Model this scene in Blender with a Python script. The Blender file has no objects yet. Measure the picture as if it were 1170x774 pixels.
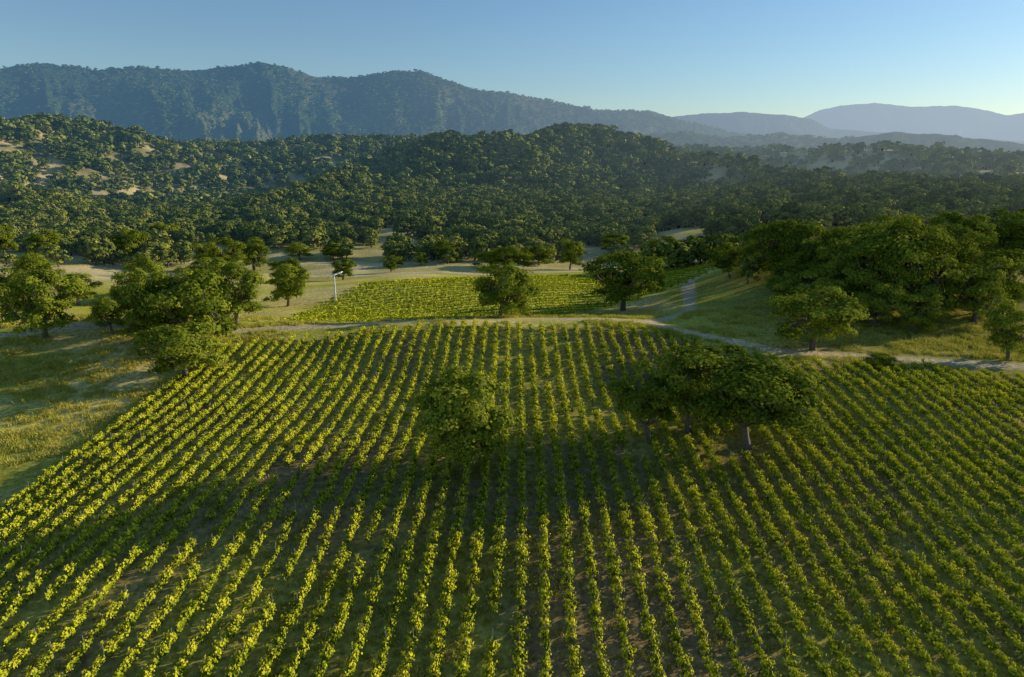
import bpy, math, random, time
import numpy as np
from mathutils import Vector
rng=np.random.default_rng(7); random.seed(7)
scene=bpy.context.scene
CAMZ=40.0; PITCH=math.radians(14.7)

# ---------------- noise helpers ----------------
_tab=np.random.default_rng(3).random((256,256))
def vnoise(x,y,seed=0):
    x=np.asarray(x,float)+seed*17.31; y=np.asarray(y,float)+seed*9.77
    xi=np.floor(x).astype(int); yi=np.floor(y).astype(int)
    fx=x-xi; fy=y-yi
    fx=fx*fx*fx*(fx*(fx*6-15)+10); fy=fy*fy*fy*(fy*(fy*6-15)+10)
    a=_tab[xi&255,yi&255]; b=_tab[(xi+1)&255,yi&255]
    c=_tab[xi&255,(yi+1)&255]; d=_tab[(xi+1)&255,(yi+1)&255]
    return (a*(1-fx)+b*fx)*(1-fy)+(c*(1-fx)+d*fx)*fy
def fbm(x,y,o=4,seed=0,g=.5):
    s=0;a=1;t=0
    for i in range(o):
        s=s+a*vnoise(x,y,seed+i*3); t+=a; a*=g; x=x*2.03+5.1; y=y*2.03-3.7
    return s/t
def ridged(x,y,o=4,seed=0,g=.5):
    s=0;a=1;t=0
    for i in range(o):
        s=s+a*(1-np.abs(2*vnoise(x,y,seed+i*3)-1)); t+=a; a*=g; x=x*2.03+5.1; y=y*2.03-3.7
    return s/t
def sm(a,b,x):
    t=np.clip((x-a)/(b-a),0,1); return t*t*(3-2*t)

# ---------------- terrain height ----------------
def table(pts,sig=6):
    ys=np.arange(-100,1000,1.0)
    z=np.interp(ys,[p[0] for p in pts],[p[1] for p in pts])
    k=np.exp(-.5*(np.arange(-20,21)/sig)**2); k/=k.sum()
    zp=np.pad(z,20,mode='edge')
    return ys,np.convolve(zp,k,'valid')
TL=table([(-100,-3),(-20,-1.8),(0,0),(60,5.4),(90,8.1),(122,11.0),(137,8.3),(152,5.5),(170,4),(200,2.8),(240,0),(280,-3.5),(320,-4.5),(450,-4),(520,0),(1000,4)])
TR=table([(-100,-3),(-20,-1.8),(0,0),(60,5.4),(95,8.5),(112,9.2),(140,11),(170,14),(200,15),(240,12),(300,9),(350,11),(420,14),(500,16),(1000,18)])
# mountain crest lines: bearing (mrad east of north) and slope of the line to the crest (x1000), as seen from the camera, worked out from skyline image pixels
def crest(s): return [tuple(float(v)/1000 for v in p.split(',')) for p in s.split(';')]
SA=crest('-613,100;-571,107;-519,103;-472,109;-414,108;-362,117;-329,123;-298,116;-265,107;-220,106;-173,113;-126,117;-90,105;-54,93;6,87;67,76;127,65;187,63;234,50;315,31;423,21;627,7')
SB=crest('-104,42;140,54;187,66;217,56;257,60;313,61;367,56;394,51;421,38;625,20')
SC=crest('141,24;315,40;384,51;404,61;428,66;468,68;506,62;551,62;578,57;604,49;620,51')
SD=crest('100,10;180,30;234,36;290,27;360,31;430,24;490,33;560,27;640,14')
def skyl(S,th):
    return np.interp(th,[s[0] for s in S],[s[1] for s in S])
def H(x,y):
    x=np.asarray(x,float); y=np.asarray(y,float)
    r=np.hypot(x,y); th=np.arctan2(x,y)
    L=np.interp(y,*TL); R=np.interp(y,*TR)
    t=x/np.maximum(y,20.0); w=sm(.12,.5,t)
    z=L*(1-w)+R*w
    und=sm(130,260,r)
    z=z+(fbm(x/60,y/60,3,1)-.5)*(0.8+5*und)+(fbm(x/38+3,y/30,2,61)-.5)*3.2*sm(30,60,y)*sm(260,120,y)
    F=np.interp(th,[-1.2,-.62,-.3,.0,.1,.2,.35,.6,1.2],[66,74,74,64,66,66,50,36,30])
    start=np.interp(th,[-.62,-.3,0,.3,.62],[390,430,520,520,430])
    ramp=sm(0,1,(r-start)/850)
    sp=ridged(x/300+.5*vnoise(x/400,y/400,8),y/560,3,5)
    sp2=ridged(x/130+.5*vnoise(x/200,y/200,18),y/260,3,15)
    hill=F*(ramp*.72+1.45*(sp-.55)*sm(0,.25,ramp)*(1-.6*sm(.6,1,ramp))+.7*(sp2-.5)*sm(0,.15,ramp)*(1-.5*ramp))
    hill=hill*(1-.25*sm(1400,1900,r))
    z=z*(1-.6*sm(500,1000,r))+np.maximum(hill,-4)
    back=sm(1.9,1.0,np.abs(th))
    def mount(S,rr,r0,wl,seed,A):
        zr=CAMZ+skyl(S,th)*rr
        p=np.clip((r-r0)/(rr-r0),0,1)
        prof=p**1.15
        aft=1-.6*sm(rr,rr*1.25,r)
        arc=th*rr/wl
        n=ridged(arc+.7*vnoise(arc*.7,r/900,seed+9),r/(wl*2.6),6,seed,.6)
        cut=A*(1-n)*np.sin(np.pi*np.clip(p,0,1)**.8)
        edge=(fbm(th*rr/50,r/50,4,seed+4,.65)-.5)*14*p**2
        return np.where(r>r0,(zr*(prof-cut)+edge)*aft,-1e3)*back+(-1e3)*(back<=0)
    m1=mount(SA,3500,1700,620,11,1.25)
    m2=mount(SB,5200,4000,600,17,.5)
    m3=mount(SC,8000,6000,900,23,.45)
    m4=mount(SD,2600,1800,400,29,.6)
    for m in (m1,m2,m3,m4): z=np.maximum(z,m)
    return z
def hs(x,y): return float(H(np.array([x]),np.array([y]))[0])

# ---------------- masks ----------------
VEDGE=([-50,-7,25,42,75,140],[113,121,117,102,96,92])
def vine_far(x): return np.interp(x,*VEDGE)
def vine_left(y): return -52+0.035*(y-60)
def in_vine(x,y): return (x>vine_left(y))&(x<125)&(y<vine_far(x)-1)&(y>14)
POLY2=[(-46,134),(-52,160),(-44,205),(-7,236),(82,238),(60,205),(27,172),(0,142)]
def inpoly(x,y,P):
    c=np.zeros(np.shape(x),bool); n=len(P)
    for i in range(n):
        x1,y1=P[i];x2,y2=P[(i+1)%n]
        if y1==y2: continue
        k=((y1>y)!=(y2>y))&(x<(x2-x1)*(y-y1)/(y2-y1)+x1); c^=k
    return c
ROAD=[(-110,108),(-75,118),(-50,120),(-7,128),(25,124),(44,108),(76,101),(110,99),(160,96)]
ROAD2=[(-190,250),(-120,262),(-60,262),(-10,262),(60,262),(110,300),(180,330)]
ROAD3=[(25,124),(40,150),(52,200),(84,245),(110,300)]
def dpoly(x,y,P):
    d=np.full(np.shape(x),1e9)
    for (x1,y1),(x2,y2) in zip(P[:-1],P[1:]):
        dx,dy=x2-x1,y2-y1; t=np.clip(((x-x1)*dx+(y-y1)*dy)/(dx*dx+dy*dy),0,1)
        d=np.minimum(d,np.hypot(x-x1-t*dx,y-y1-t*dy))
    return d
def forest_density(x,y):
    th=np.arctan2(x,y)
    n=fbm(x/80,y/80,4,31); n2=fbm(x/20,y/20,3,37)
    fill=.4*np.exp(-(((x-52)/110)**2+((y-950)/330)**2))
    return sm(.42,.52,n*.42+n2*.58 + .03*sm(.2,-.2,th) - .035*sm(.1,.35,th) + fill)

# ---------------- materials ----------------
AZ=math.radians(68); EL=math.radians(16)
def newmat(name):
    m=bpy.data.materials.new(name); m.use_nodes=True
    m.node_tree.nodes.clear(); return m,m.node_tree.nodes,m.node_tree.links
def painted_haze(N,L,shader,out):
    """haze painted as emission on surfaces, growing over kilometres of ground (fixed in the world, by distance from the vineyard)"""
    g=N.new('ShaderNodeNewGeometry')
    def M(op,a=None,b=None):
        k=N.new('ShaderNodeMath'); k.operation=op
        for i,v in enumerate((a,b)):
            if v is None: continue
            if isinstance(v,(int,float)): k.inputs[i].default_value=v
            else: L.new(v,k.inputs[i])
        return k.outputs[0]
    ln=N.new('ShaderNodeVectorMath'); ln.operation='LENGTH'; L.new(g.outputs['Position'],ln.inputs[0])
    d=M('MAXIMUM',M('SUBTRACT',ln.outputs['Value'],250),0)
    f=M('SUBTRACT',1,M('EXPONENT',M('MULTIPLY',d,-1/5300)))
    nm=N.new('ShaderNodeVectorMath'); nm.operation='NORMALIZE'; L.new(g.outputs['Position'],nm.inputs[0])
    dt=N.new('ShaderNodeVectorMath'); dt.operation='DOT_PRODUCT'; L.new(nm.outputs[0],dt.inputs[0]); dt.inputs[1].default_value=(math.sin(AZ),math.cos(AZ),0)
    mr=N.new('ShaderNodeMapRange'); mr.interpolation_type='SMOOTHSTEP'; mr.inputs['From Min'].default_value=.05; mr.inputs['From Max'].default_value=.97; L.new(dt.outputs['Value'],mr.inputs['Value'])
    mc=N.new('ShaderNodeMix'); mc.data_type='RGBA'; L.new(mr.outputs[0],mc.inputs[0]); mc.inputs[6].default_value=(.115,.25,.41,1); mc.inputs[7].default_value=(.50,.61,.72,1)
    em=N.new('ShaderNodeEmission'); L.new(mc.outputs[2],em.inputs[0])  # surface glow imitating hazy air, paler towards the sun
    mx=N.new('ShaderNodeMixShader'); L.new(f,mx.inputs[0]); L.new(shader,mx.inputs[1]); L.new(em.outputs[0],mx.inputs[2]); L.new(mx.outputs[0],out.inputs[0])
def leafmat(name,c0,c1,c2,trans=.25,haze=False,rnd=.45):
    m,N,L=newmat(name)
    out=N.new('ShaderNodeOutputMaterial'); p=N.new('ShaderNodeBsdfDiffuse')
    at=N.new('ShaderNodeAttribute'); at.attribute_name='tint'
    oi=N.new('ShaderNodeObjectInfo')
    r=N.new('ShaderNodeMath'); r.operation='MULTIPLY_ADD'; r.inputs[1].default_value=rnd
    s=N.new('ShaderNodeMath'); s.operation='MULTIPLY'; s.inputs[1].default_value=1-rnd
    L.new(at.outputs['Fac'],s.inputs[0]); L.new(oi.outputs['Random'],r.inputs[0]); L.new(s.outputs[0],r.inputs[2])
    cr=N.new('ShaderNodeValToRGB'); e=cr.color_ramp.elements
    e[0].position=.1; e[0].color=(*c0,1); e[1].position=.9; e[1].color=(*c2,1)
    k=cr.color_ramp.elements.new(.5); k.color=(*c1,1)
    L.new(r.outputs[0],cr.inputs[0]); L.new(cr.outputs[0],p.inputs['Color'])
    sh=p.outputs[0]
    if trans>0:
        tr=N.new('ShaderNodeBsdfTranslucent'); mx=N.new('ShaderNodeMixShader'); L.new(cr.outputs[0],tr.inputs['Color'])
        mx.inputs[0].default_value=trans; L.new(p.outputs[0],mx.inputs[1]); L.new(tr.outputs[0],mx.inputs[2]); sh=mx.outputs[0]
    if haze: painted_haze(N,L,sh,out)
    else: L.new(sh,out.inputs[0])
    return m
def solid(name,c,rough=.8,metal=0,nscale=6,var=.3):
    m,N,L=newmat(name)
    out=N.new('ShaderNodeOutputMaterial'); p=N.new('ShaderNodeBsdfPrincipled')
    no=N.new('ShaderNodeTexNoise'); no.inputs['Scale'].default_value=nscale; no.inputs['Detail'].default_value=2
    tc=N.new('ShaderNodeTexCoord'); L.new(tc.outputs['Object'],no.inputs['Vector'])
    cr=N.new('ShaderNodeValToRGB'); e=cr.color_ramp.elements
    e[0].position=.3; e[0].color=(*[v*(1-var) for v in c],1); e[1].position=.7; e[1].color=(*[v*(1+var) for v in c],1)
    L.new(no.outputs['Fac'],cr.inputs[0]); L.new(cr.outputs[0],p.inputs['Base Color'])
    p.inputs['Roughness'].default_value=rough; p.inputs['Metallic'].default_value=metal
    L.new(p.outputs[0],out.inputs[0]); return m
M_OAK=leafmat('oak_leaves',(.07,.11,.012),(.21,.26,.026),(.42,.44,.05),.3,rnd=.3)
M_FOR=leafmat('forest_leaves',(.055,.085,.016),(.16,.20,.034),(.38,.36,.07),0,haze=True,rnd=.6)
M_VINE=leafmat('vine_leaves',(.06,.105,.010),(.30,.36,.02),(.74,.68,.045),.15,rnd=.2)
M_GRASS=leafmat('grass_blades',(.28,.29,.04),(.54,.50,.08),(.72,.60,.18),.2)
M_BARK=solid('bark',(.14,.11,.08))
M_POST=solid('galvanised_post',(.30,.29,.27),.5,.3)
M_WHITE=solid('white_paint',(.8,.8,.79),.4,0,3,.05)
M_GREY=solid('engine_grey',(.25,.26,.27),.5,.4)

def groundmat(name,far):
    m,N,L=newmat(name)
    out=N.new('ShaderNodeOutputMaterial'); p=N.new('ShaderNodeBsdfDiffuse')
    tc=N.new('ShaderNodeTexCoord')
    at=N.new('ShaderNodeAttribute'); at.attribute_name='zone'
    def noise(s,d=5):
        n=N.new('ShaderNodeTexNoise'); n.inputs['Scale'].default_value=s; n.inputs['Detail'].default_value=d; n.inputs['Roughness'].default_value=.65
        L.new(tc.outputs['Object'],n.inputs['Vector']); return n
    def mp(n,a,b):
        k=N.new('ShaderNodeMapRange'); k.inputs['From Min'].default_value=.3; k.inputs['From Max'].default_value=.7; k.inputs['To Min'].default_value=a; k.inputs['To Max'].default_value=b
        L.new(n.outputs['Fac'],k.inputs['Value']); return k
    n1=noise(.05 if far else 1.6,4 if far else 3)
    a=mp(n1,.5,1.45)
    vm=N.new('ShaderNodeVectorMath'); vm.operation='SCALE'; L.new(at.outputs['Color'],vm.inputs[0]); L.new(a.outputs[0],vm.inputs['Scale'])
    L.new(vm.outputs[0],p.inputs['Color'])
    if far:
        h2=N.new('ShaderNodeMath'); h2.operation='MULTIPLY'; h2.inputs[1].default_value=60; L.new(n1.outputs['Fac'],h2.inputs[0])
        bu=N.new('ShaderNodeBump'); bu.inputs['Strength'].default_value=.9; bu.inputs['Distance'].default_value=1
        L.new(h2.outputs[0],bu.inputs['Height']); L.new(bu.outputs[0],p.inputs['Normal'])
    painted_haze(N,L,p.outputs[0],out); return m
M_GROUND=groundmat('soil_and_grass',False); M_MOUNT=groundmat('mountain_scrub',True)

# ---------------- ground sheet ----------------
def build_ground():
    th=np.concatenate([np.radians(np.linspace(-60,60,900,endpoint=False)),np.radians(np.linspace(60,300,140,endpoint=False))])
    r=np.concatenate([[1.0],np.geomspace(4,30,30,endpoint=False),np.geomspace(30,14000,780)])
    R,TH=np.meshgrid(r,th,indexing='ij'); X=R*np.sin(TH); Y=R*np.cos(TH)
    Z=H(X,Y)
    nr,nt=R.shape
    co=np.stack([X,Y,Z],-1).reshape(-1,3).astype(np.float32)
    i=np.arange(nr-1)[:,None]; j=np.arange(nt)[None,:]; j2=(j+1)%nt
    q=np.stack([i*nt+j,i*nt+j2,(i+1)*nt+j2,(i+1)*nt+j],-1).reshape(-1,4)
    q=q[:,::-1]
    me=bpy.data.meshes.new('ground'); me.vertices.add(len(co)); me.vertices.foreach_set('co',co.ravel())
    me.loops.add(q.size); me.loops.foreach_set('vertex_index',q.astype(np.int32).ravel())
    me.polygons.add(len(q)); me.polygons.foreach_set('loop_start',np.arange(0,q.size,4,dtype=np.int32)); me.polygons.foreach_set('loop_total',np.full(len(q),4,np.int32))
    me.polygons.foreach_set('use_smooth',np.ones(len(q),bool))
    me.polygons.foreach_set('material_index',(np.repeat(r[:-1],nt)>1550).astype(np.int32))
    me.update()
    x,y=co[:,0].astype(float),co[:,1].astype(float); rr=np.hypot(x,y)
    def col(*c): return np.array(c)[None,:]
    def mix(A,B,w): return A*(1-w[:,None])+B*w[:,None]
    n=fbm(x/25,y/25,4,51); nb=fbm(x/90,y/90,3,57); nf=fbm(x/12,y/12,4,59,.6)
    C=np.repeat(col(.44,.42,.07),len(x),0)
    C=mix(C,col(.66,.53,.19),sm(.42,.62,n*.6+nf*.4))
    C=mix(C,col(.26,.23,.065),sm(.0,30,x-30)*sm(.3,.5,nb*.5+nf*.5)*(rr<300)*.75)  # olive right slope, colour darkened to stand in for shade
    gold=mix(np.repeat(col(.66,.53,.27),len(x),0),col(.40,.37,.11),sm(.40,.60,n*.5+nf*.5)*.8)
    C=mix(C,gold,sm(235,300,rr+60*(nb-.5))*sm(.25,.5,nb+.1))
    hillc=mix(np.repeat(col(.56,.45,.21),len(x),0),col(.24,.22,.08),forest_density(x,y))
    C=mix(C,hillc,sm(430,560,rr))
    mt=mix(np.repeat(col(.09,.13,.035),len(x),0),col(.24,.23,.09),sm(.50,.62,fbm(x/160,y/260,4,71))*.7)
    C=mix(C,mt,sm(1500,1900,rr))
    v=in_vine(x,y); nv=sm(.3,.6,fbm(x/14,y/20,4,53))[:,None]
    C=np.where(v[:,None],col(.33,.235,.10)*(1-nv)+col(.36,.325,.07)*nv,C)
    v2=inpoly(x,y,POLY2); C[v2]=np.array([.58,.56,.09])
    dr=dpoly(x,y,ROAD)+ (n-.5)*2.0
    C=mix(C,col(.58,.46,.29),(1-sm(.9,2.1,dr))*.9)
    dr=dpoly(x,y,ROAD3)+ (n-.5)*2.0; C=mix(C,col(.58,.47,.30),(1-sm(.8,1.9,dr))*.85)
    dr=dpoly(x,y,ROAD2); C=mix(C,col(.70,.58,.40),1-sm(1.8,3.2,dr))
    C=C*(.75+.5*fbm(x/11,y/11,3,63))[:,None]
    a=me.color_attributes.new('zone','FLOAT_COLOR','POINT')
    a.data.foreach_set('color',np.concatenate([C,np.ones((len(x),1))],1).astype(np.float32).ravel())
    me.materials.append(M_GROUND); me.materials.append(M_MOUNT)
    o=bpy.data.objects.new('ground',me); scene.collection.objects.link(o)
build_ground()

# ---------------- leaf / tube mesh builders ----------------
def unit(v): return v/np.maximum(np.linalg.norm(v,axis=-1,keepdims=True),1e-9)
def leaves(P,Nn,size,g,aspect=.7):
    n=len(P); Nn=unit(Nn); a=g.normal(size=(n,3)); U=unit(np.cross(Nn,a)); V=np.cross(Nn,U)
    s=size[:,None]; bend=Nn*s*.18
    v=np.stack([P-U*s,P-V*s*aspect+bend,P+U*s,P+V*s*aspect+bend],1)
    return v.reshape(-1,3)
def tube(p0,p1,r0,r1,g,sides=6,bend=.08,seg=3):
    p0=np.array(p0,float);p1=np.array(p1,float); L=np.linalg.norm(p1-p0)
    d=unit(p1-p0); a=np.array([1,0,0]) if abs(d[0])<.8 else np.array([0,1,0]); u=unit(np.cross(d,a)); w=np.cross(d,u)
    off=g.normal(size=3)*L*bend
    vs=[];fs=[]
    for i in range(seg+1):
        t=i/seg; c=p0+(p1-p0)*t+off*math.sin(math.pi*t); r=r0+(r1-r0)*t
        for k in range(sides):
            an=2*math.pi*k/sides; vs.append(c+u*r*math.cos(an)+w*r*math.sin(an))
    for i in range(seg):
        for k in range(sides):
            fs.append((i*sides+k,i*sides+(k+1)%sides,(i+1)*sides+(k+1)%sides,(i+1)*sides+k))
    return vs,fs
def build(name,LV,tint,TV,TF,mats):
    nL=len(LV)//4; 
    verts=np.concatenate([LV,np.array(TV).reshape(-1,3)]) if len(TV) else LV
    q=np.arange(nL*4).reshape(-1,4)
    if len(TF): q=np.concatenate([q,np.array(TF)+nL*4])
    me=bpy.data.meshes.new(name); me.vertices.add(len(verts)); me.vertices.foreach_set('co',verts.astype(np.float32).ravel())
    me.loops.add(q.size); me.loops.foreach_set('vertex_index',q.astype(np.int32).ravel())
    me.polygons.add(len(q)); me.polygons.foreach_set('loop_start',np.arange(0,q.size,4,dtype=np.int32)); me.polygons.foreach_set('loop_total',np.full(len(q),4,np.int32))
    mi=np.zeros(len(q),np.int32); mi[nL:]=1; me.polygons.foreach_set('material_index',mi)
    me.update()
    t=me.attributes.new('tint','FLOAT','FACE'); tt=np.zeros(len(q),np.float32); tt[:nL]=tint; t.data.foreach_set('value',tt)
    for m in mats: me.materials.append(m)
    return me
def oak(name,seed,nleaf,ls,mat,K=34,limbs=True,h=10.,w=10.,coh=.38,skirt=.2,low=.27,tr=.027,rr_=(.085,.17),wisp=0.):
    g=np.random.default_rng(seed)
    B=[];R=[]
    lean=g.normal(size=2)*.05*w
    while len(B)<K:
        d=unit(g.normal(size=3)); rad=g.uniform(.25,1)**.5
        p=np.array([d[0]*w*.38,d[1]*w*.38,d[2]*h*.35])*rad
        if p[2]<-h*low: continue
        if p[2]<0: p[:2]*=1-.35*(-p[2]/(h*.27))
        p[:2]+=lean*(1+p[2]/h*2); p[2]+=h*.56
        p+=g.normal(size=3)*w*.035
        B.append(p); R.append(g.uniform(*rr_)*w)
    for i in range(int(K*skirt)):
        an=g.uniform(0,6.28); rr=g.uniform(.2,.36); B.append(np.array([math.cos(an)*w*rr,math.sin(an)*w*rr,h*g.uniform(.17,.32)])); R.append(g.uniform(.07,.12)*w)
    B=np.array(B);R=np.array(R); wt=R**2; wt/=wt.sum()
    k=g.choice(len(B),nleaf,p=wt)
    d=unit(g.normal(size=(nleaf,3))); d[:,2]=np.where(d[:,2]<-.3,-d[:,2],d[:,2]); 
    rad=g.uniform(.5,1.12,nleaf)**.7
    wi=g.random(nleaf)<wisp; rad=np.where(wi,rad*g.uniform(1.05,1.5,nleaf),rad)
    wob=.65+.75*vnoise(d[:,0]*3.2+k*3.1,d[:,1]*3.2+d[:,2]*2.6,seed)
    P=B[k]+d*(R[k]*rad*wob)[:,None]*np.array([1,1,.8])
    c=np.array([0,0,h*.45]); Nn=d*1.0+unit(P-c)*.7+g.normal(size=(nleaf,3))*coh
    lv=leaves(P,Nn,ls*g.uniform(.6,1.3,nleaf),g)
    lobe=g.random(len(B)); tint=np.clip(lobe[k]*.5+g.random(nleaf)*.5,0,1)
    TV=[];TF=[]
    def add(*a,**kw):
        v,f=tube(*a,**kw); b=len(TV); TV.extend(v); TF.extend([tuple(q+b for q in ff) for ff in f])
    top=np.array([lean[0]*.5,lean[1]*.5,h*.26]); r0=h*tr
    add((0,0,-.6),top,r0*1.45,r0*.8,g,sides=8,bend=.05)
    if limbs:
        M=[]
        for i in range(6):
            an=i*1.05+g.uniform(-.3,.3); m=top+np.array([math.cos(an)*w*.17,math.sin(an)*w*.17,h*g.uniform(.08,.22)])
            add(top-np.array([0,0,h*.05*g.random()]),m,r0*.6,r0*.35,g,bend=.08); M.append(m)
        for b in B:
            m=min(M,key=lambda q:np.linalg.norm(q-b)); add(m,b,r0*.32,r0*.08,g,sides=5,bend=.1)
    return build(name,lv,tint,TV,TF,[mat,M_BARK])

hero=[oak('oak_mesh',100+i,13000,.16,M_OAK,K=36+7*(i%3),rr_=(.06,.14),wisp=.14) for i in range(7)]
solo=[oak('vineyard_oak_mesh',(171,141,142,143)[i],20000 if i==0 else 16000,.145,M_OAK,K=(54,42,46,50)[i],skirt=(.12,0,.06,0)[i],low=(.26,.2,.22,.2)[i],tr=.026,rr_=(.06,.135),wisp=.14) for i in range(4)]
def proto_coll(name,meshes):
    c=bpy.data.collections.new(name)
    for i,m in enumerate(meshes):
        o=bpy.data.objects.new(name+'_part_%d'%i,m); c.objects.link(o)
    return c
C_MED=proto_coll('oak_medium',[oak('oak_medium_mesh',200+i,900,.50,M_FOR,K=26,rr_=(.07,.15),wisp=.1) for i in range(6)])
C_FAR=proto_coll('oak_far',[oak('oak_far_mesh',300+i,130,1.25,M_FOR,K=12,limbs=False) for i in range(6)])

def instancer(name,P,rot,scl,idx,coll):
    n=len(P); me=bpy.data.meshes.new(name); me.vertices.add(n); me.vertices.foreach_set('co',np.asarray(P,np.float32).ravel())
    a=me.attributes.new('rot','FLOAT_VECTOR','POINT'); a.data.foreach_set('vector',np.asarray(rot,np.float32).ravel())
    a=me.attributes.new('scl','FLOAT_VECTOR','POINT'); a.data.foreach_set('vector',np.asarray(scl,np.float32).ravel())
    a=me.attributes.new('idx','INT','POINT'); a.data.foreach_set('value',np.asarray(idx,np.int32))
    o=bpy.data.objects.new(name,me); scene.collection.objects.link(o)
    ng=bpy.data.node_groups.new(name+'_scatter','GeometryNodeTree')
    ng.interface.new_socket('Geometry',in_out='INPUT',socket_type='NodeSocketGeometry'); ng.interface.new_socket('Geometry',in_out='OUTPUT',socket_type='NodeSocketGeometry')
    N=ng.nodes;L=ng.links; gi=N.new('NodeGroupInput'); go=N.new('NodeGroupOutput'); ip=N.new('GeometryNodeInstanceOnPoints'); ci=N.new('GeometryNodeCollectionInfo')
    ci.inputs['Collection'].default_value=coll; ci.inputs['Separate Children'].default_value=True; ci.inputs['Reset Children'].default_value=True
    ip.inputs['Pick Instance'].default_value=True
    L.new(gi.outputs[0],ip.inputs['Points']); L.new(ci.outputs[0],ip.inputs['Instance'])
    for nm,dt,s in (('rot','FLOAT_VECTOR','Rotation'),('scl','FLOAT_VECTOR','Scale'),('idx','INT','Instance Index')):
        na=N.new('GeometryNodeInputNamedAttribute'); na.data_type=dt; na.inputs['Name'].default_value=nm
        so=[q for q in na.outputs if q.enabled and q.name=='Attribute'][0]
        L.new(so,ip.inputs[s])
    L.new(ip.outputs[0],go.inputs[0])
    md=o.modifiers.new('scatter','NODES'); md.node_group=ng
    return o
def zrot(n,a=None):
    R=np.zeros((n,3)); R[:,2]=rng.uniform(0,6.28,n) if a is None else a; return R

# ---------------- vines ----------------
def vine(seed,n,ls,half=1.4):
    g=np.random.default_rng(seed)
    k=20; cx=g.uniform(-half,half,k); cy=g.normal(size=k)*.12; ch=g.uniform(.85,1.45,k); lx=g.normal(size=k)*.18; ly=g.normal(size=k)*.26
    ki=g.integers(0,k,n); t=g.uniform(0,1,n)**.8
    P=np.stack([cx[ki]+lx[ki]*t+g.normal(size=n)*.14,cy[ki]+ly[ki]*t+g.normal(size=n)*.14,.55+(ch[ki]-.55)*t+g.normal(size=n)*.09],1)
    Nn=np.stack([g.normal(size=n)*.5,np.sign(P[:,1]+g.normal(size=n)*.08)*1.0+g.normal(size=n)*.3,.1+.6*g.random(n)],1)
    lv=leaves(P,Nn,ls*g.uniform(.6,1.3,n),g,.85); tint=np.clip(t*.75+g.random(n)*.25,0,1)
    TV=[];TF=[]
    for sx in (-.7,.7):
        v,f=tube((sx,0,-.1),(sx+.02,0,.7),.045,.03,g,5,.04,1); b=len(TV); TV+=v; TF+=[tuple(q+b for q in w) for w in f]
    v,f=tube((-half,0,.7),(half,0,.7),.02,.02,g,4,.0,1); b=len(TV); TV+=v; TF+=[tuple(q+b for q in w) for w in f]
    return build('vine_mesh',lv,tint,TV,TF,[M_VINE,M_BARK])
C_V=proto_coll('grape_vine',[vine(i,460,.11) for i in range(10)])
C_V2=proto_coll('grape_vine_far',[vine(40+i,110,.19) for i in range(5)])
C_POST=proto_coll('trellis_post',[build('post_mesh',np.zeros((0,3)),np.zeros(0),*tube((0,0,-.2),(0,0,1.6),.035,.035,rng,6,0,1),[M_POST,M_POST])])
rows=[];posts=[]
SP=2.0
def rowx(x0,ys): return x0+.035*(ys-60)+1.1*np.sin(ys/30+x0/50)
CLEAR=[(-5,70,2.4),(14.5,74,2.0),(27,74.5,3.4),(20,77,1.5)]
for k in range(-36,80):
    x0=k*SP
    ys=np.arange(14,125,2.7)+rng.uniform(0,2.7); xs=rowx(x0,ys)
    ok=in_vine(xs,ys); miss=rng.random(len(ys))>.02
    rows.append(np.stack([xs,ys],1)[ok&miss])
    yp=ys[::2]+1.35; xp=rowx(x0,yp); okp=in_vine(xp,yp); posts.append(np.stack([xp,yp],1)[okp])
V=np.concatenate(rows); PO=np.concatenate(posts)
def clr(A):
    ok=np.ones(len(A),bool)
    for cx,cy,r in CLEAR: ok&=np.hypot(A[:,0]-cx,A[:,1]-cy)>r
    return A[ok]
V=clr(V);PO=clr(PO)
n=len(V)
hv=.60+.5*fbm(V[:,0]/9,V[:,1]/9,3,77)
S=np.stack([np.ones(n),rng.uniform(.75,1.15,n),hv*rng.uniform(.85,1.1,n)],1)
slope=(H(V[:,0],V[:,1]+1)-H(V[:,0],V[:,1]-1))/2
dxdy=.035+.0367*np.cos(V[:,1]/30+V[:,0]/50)
rot=np.zeros((n,3)); flip=rng.integers(0,2,n); rot[:,2]=math.pi/2-dxdy+math.pi*flip; rot[:,1]=-np.arctan(slope)*np.where(flip==1,-1,1)
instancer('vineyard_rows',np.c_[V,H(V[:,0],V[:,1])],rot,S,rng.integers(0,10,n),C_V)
n=len(PO); instancer('trellis_posts',np.c_[PO,H(PO[:,0],PO[:,1])],zrot(n),np.ones((n,3)),np.zeros(n),C_POST)
dirv=np.array([math.sin(math.radians(62)),math.cos(math.radians(62))]); nv=np.array([-dirv[1],dirv[0]])
A=np.arange(-150,350,2.8); Bk=np.arange(-150,350,3.4); aa,bb=np.meshgrid(A,Bk); pts=(aa.ravel()[:,None]*dirv+bb.ravel()[:,None]*nv)
pts=pts[inpoly(pts[:,0],pts[:,1],POLY2)]; n=len(pts)
instancer('far_vineyard_rows',np.c_[pts,H(pts[:,0],pts[:,1])],zrot(n,math.atan2(dirv[1],dirv[0])),np.c_[np.ones(n),np.ones(n)*.9,rng.uniform(.55,.8,n)],rng.integers(0,5,n),C_V2)

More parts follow.
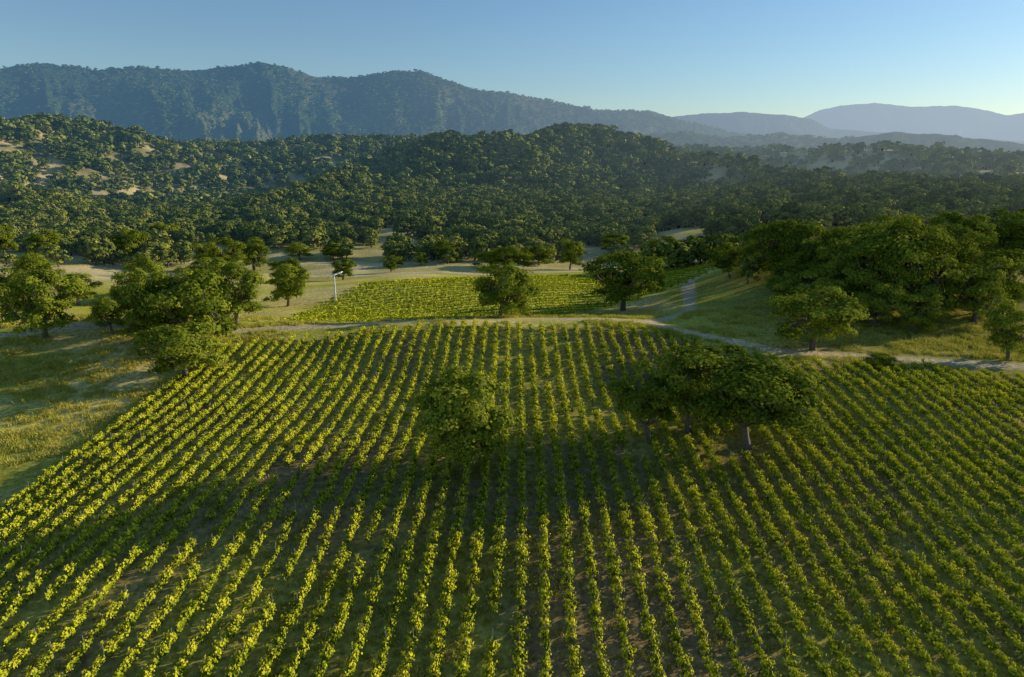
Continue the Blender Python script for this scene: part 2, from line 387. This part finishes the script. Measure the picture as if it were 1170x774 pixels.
# ---------------- grass ----------------
def tuft(seed,n,h,rad):
    g=np.random.default_rng(seed); P=np.c_[g.normal(size=(n,2))*rad*.5,np.zeros(n)]
    hh=h*g.uniform(.4,1.2,n); lean=g.normal(size=(n,2))*.35*hh[:,None]; a=g.uniform(0,3.14,n); wv=np.c_[np.cos(a),np.sin(a),np.zeros(n)]*(.04+.02*g.random(n))[:,None]
    top=P+np.c_[lean,hh]
    v=np.stack([P-wv*.6,P+wv*.6,top+wv*.4,top-wv*.4],1).reshape(-1,3)
    return build('grass_tuft_mesh',v,g.random(n),[],[],[M_GRASS,M_BARK])
C_G=proto_coll('grass_tuft',[tuft(i,45,.24,.5) for i in range(5)])
C_GT=proto_coll('tall_grass_tuft',[tuft(20+i,90,.45,.9) for i in range(5)])
n=9000; gx=rng.uniform(-45,60,n); gy=rng.uniform(32,85,n); ok=in_vine(gx,gy); gx,gy=gx[ok],gy[ok]
ph=((gx-.035*(gy-60)-1.1*np.sin(gy/30+gx/50))/SP)%1; ok=(np.abs(ph-.5)<.3)&(rng.random(len(gx))<.15+.9*sm(.40,.6,fbm(gx/12,gy/12,3,91))); gx,gy=gx[ok],gy[ok]; n=len(gx)
instancer('cover_crop_grass',np.c_[gx,gy,H(gx,gy)],zrot(n),rng.uniform(.6,1.25,(n,1))*np.ones((1,3)),rng.integers(0,5,n),C_G)
n=14000; gx=rng.uniform(-110,120,n); gy=rng.uniform(50,150,n); ok=(~in_vine(gx,gy))&(~inpoly(gx,gy,POLY2))&(dpoly(gx,gy,ROAD)>2.2)&(dpoly(gx,gy,ROAD3)>2)&(fbm(gx/10,gy/10,3,95)>.42); gx,gy=gx[ok],gy[ok]; n=len(gx)
instancer('tall_grass',np.c_[gx,gy,H(gx,gy)],zrot(n),rng.uniform(.5,1.3,(n,1))*np.ones((1,3)),rng.integers(0,5,n),C_GT)

# ---------------- individual oaks: x, y, height, crown width ----------------
OAKS=[(-5,68.9,11.6,11.6),(16.4,75.6,9.6,8.8),(28,74.1,12.2,17.5),(22,77.8,11,10),(-49.1,98.1,9.4,13.2),(-52.4,109.3,14,16.3),(-58.9,109.5,11,12),(-51.5,123.9,11.5,13.5),(-57.1,127.5,10.4,10.1),(-68.8,114.3,7,6.1),(-68.4,120.6,10.5,9),(-79.3,112.2,12.5,13),(-91.6,123.1,10.5,11),(-109.8,169.4,9.1,12.2),(-95.7,178.4,12,11.7),(-59,175.3,11.3,12.6),(-86.7,192.7,11.6,15.1),(-2.2,138.4,12.5,15),(27.4,164.2,16,20),(40.2,193,7.8,8.8),
(24.7,285.9,13.3,11.8),(57.3,246.8,11.2,14.3),(-27.1,301,9.6,13.2),(1.8,282.9,10.5,18.3),(-9,286,8,18),(12,305,9,16),(-39,293,6,7),(-49,291,5,7),(-48,268,6,7),(-206,299,13,15),(-172,306,15,17),(-219,335,10,12),(-229,308,17,13),(-184,362,12,16),(-131,291,12,15),(-112,268,14,17),(-108,285,13,17),(-100,322,9,14),(-85,323,9,12),
(66,168,16,17),(50,109,11,15),(81,168,12,15),(73,133,16,16),(79,130,19,19),(86,155,15,17),(70,142,12,13),(76,146,15,16),(62,149,9,11),(60,129,9,11),(82,142,17,17),(91,144,15,13),(82,162,13,15),(70,162,14,15),(72,158,12,12),(65,179,10,12),(120,178,12,14),(117,182,12,12),(79,104,9,8),(55,99,2,6),(137,184,14,14),(122,150,9,10),
(81,262,10,17),(77,280,9,13),(50,341,10,16),(82,232,9,11),(-140,200,10,12),(-125,150,10,13),(-60,240,8,10),(-75,228,9,12),(96,170,13,15),(104,160,12,14),(60,185,9,12),
(67,124,9,10),(73,121,8,9),(66,136,11,12),(57,140,8,9),(88,127,12,13),(96,134,12,14)]
for i,(x,y,h,w) in enumerate(OAKS):
    o=bpy.data.objects.new('oak_tree',solo[i] if i<4 else hero[i%7]); scene.collection.objects.link(o)
    o.location=(x,y,hs(x,y)-.1); o.scale=(w/9.0,w/9.0,h/9.6); o.rotation_euler=(0,0,random.uniform(0,6.28))

# ---------------- forests ----------------
def scatter(n,r0,r1,a0,a1):
    th=rng.uniform(a0,a1,n); r=np.sqrt(rng.uniform(r0*r0,r1*r1,n)); return r*np.sin(th),r*np.cos(th),r,th
x,y,r,th=scatter(14000,175,640,-.80,.80)
rt=x/y
d=np.zeros(len(x))
d=np.maximum(d,sm(.46,.56,fbm(x/45,y/45,3,111))*sm(.1,.25,rt)*.85*sm(225,250,r+60*(rt>.33)))
d=np.maximum(d,sm(.48,.60,fbm(x/40,y/30,3,113))*.6*sm(290,330,r)*(rt<.2))
d=np.maximum(d,sm(385,450,r+20*np.sin(x/40))*forest_density(x,y)*np.where(rt>.2,.75,1))
ok=(rng.random(len(x))<d)&(~inpoly(x,y,POLY2))&(dpoly(x,y,ROAD2)>6)&(dpoly(x,y,ROAD3)>5); x,y=x[ok],y[ok]; n=len(x)
s=rng.uniform(.6,1.25,n)
instancer('oak_woodland',np.c_[x,y,H(x,y)-.3],zrot(n),np.c_[s*rng.uniform(.95,1.3,n),s*rng.uniform(.95,1.3,n),s*rng.uniform(.85,1.1,n)],rng.integers(0,6,n),C_MED)
x,y,r,th=scatter(27000,635,1650,-.74,.74)
d=np.maximum(forest_density(x,y)*np.where(x/y>.25,.8,1),.07)
ok=(rng.random(len(x))<d); x,y=x[ok],y[ok]; n=len(x); s=rng.uniform(.6,1.5,n)
instancer('hill_forest',np.c_[x,y,H(x,y)-.5],zrot(n),np.c_[s*1.2,s*1.2,s],rng.integers(0,6,n),C_FAR)
x,y,r,th=scatter(14000,2300,3560,-.68,.45)
ok=rng.random(len(x))<.2+.9*sm(.38,.55,fbm(x/200,y/200,4,131)); x,y=x[ok],y[ok]; n=len(x); s=rng.uniform(.8,1.5,n)
instancer('mountain_forest',np.c_[x,y,H(x,y)-3],zrot(n),np.c_[s*1.6,s*1.6,s*.9],rng.integers(0,6,n),C_FAR)

# ---------------- wind machine ----------------
def wind_machine(x,y):
    z=hs(x,y); root=bpy.data.objects.new('wind_machine',None); scene.collection.objects.link(root); root.location=(x,y,z)
    def part(name,parts,mat):
        TV=[];TF=[]
        for v,f in parts:
            b=len(TV); TV+=list(v); TF+=[tuple(q+b for q in ff) for ff in f]
        me=build(name,np.zeros((0,3)),np.zeros(0),TV,TF,[mat,mat]); o=bpy.data.objects.new(name,me); scene.collection.objects.link(o); o.parent=root; return o
    g=rng
    part('tower',[tube((0,0,0),(0,0,7.2),.24,.16,g,12,0,2),tube((0,0,0),(0,0,.3),.5,.5,g,12,0,1)],M_WHITE)
    part('gearbox',[tube((-.35,0,7.25),(.65,0,7.35),.24,.18,g,8,0,1)],M_WHITE)
    def blade(s):
        v=[];hubx=.6
        for t,wd in ((0.0,.14),(.7,.24),(1.6,.22),(2.3,.12)):
            for dx,dw in ((.03,-1),(-.03,-1),(-.03,1),(.03,1)): v.append((hubx+dx, s*t*.96, 7.35+s*t*.28+dw*wd))
        f=[]
        for i in range(3):
            for k in range(4): f.append((i*4+k,i*4+(k+1)%4,i*4+4+(k+1)%4,i*4+4+k))
        f.append((0,1,2,3)); f.append((12,13,14,15)); return v,f
    part('propeller',[blade(1),blade(-1)],M_WHITE)
    part('engine',[tube((-1.2,0,.7),(-.3,0,.7),.55,.5,g,8,0,1)],M_GREY)
    root.rotation_euler=(0,0,math.radians(-60))
wind_machine(-47.5,180.5)

# ---------------- light, sky ----------------
sd=Vector((math.sin(AZ)*math.cos(EL),math.cos(AZ)*math.cos(EL),math.sin(EL)))
sl=bpy.data.lights.new('sun','SUN'); sl.energy=5; sl.angle=math.radians(.5); sl.color=(1,.88,.62)
so=bpy.data.objects.new('sun',sl); scene.collection.objects.link(so); so.rotation_euler=sd.to_track_quat('Z','Y').to_euler(); so.location=(0,0,200)
w=bpy.data.worlds.new('World'); scene.world=w; w.use_nodes=True; N=w.node_tree.nodes; L=w.node_tree.links; N.clear()
st=N.new('ShaderNodeTexSky'); st.sky_type='NISHITA'; st.sun_disc=False; st.sun_elevation=EL; st.sun_rotation=AZ; st.air_density=1.15; st.dust_density=.35; st.ozone_density=4.5; st.altitude=200
bg=N.new('ShaderNodeBackground'); bg.inputs[1].default_value=.135; wo=N.new('ShaderNodeOutputWorld'); L.new(st.outputs[0],bg.inputs[0]); L.new(bg.outputs[0],wo.inputs[0])

cam=bpy.data.cameras.new('camera'); cam.lens=24; cam.sensor_width=36; cam.clip_end=30000; cam.clip_start=.5
co=bpy.data.objects.new('camera',cam); scene.collection.objects.link(co); co.location=(0,0,CAMZ); co.rotation_euler=(math.pi/2-PITCH,0,0); scene.camera=co
scene.view_settings.view_transform='Standard'; scene.view_settings.look='None'; scene.view_settings.exposure=0
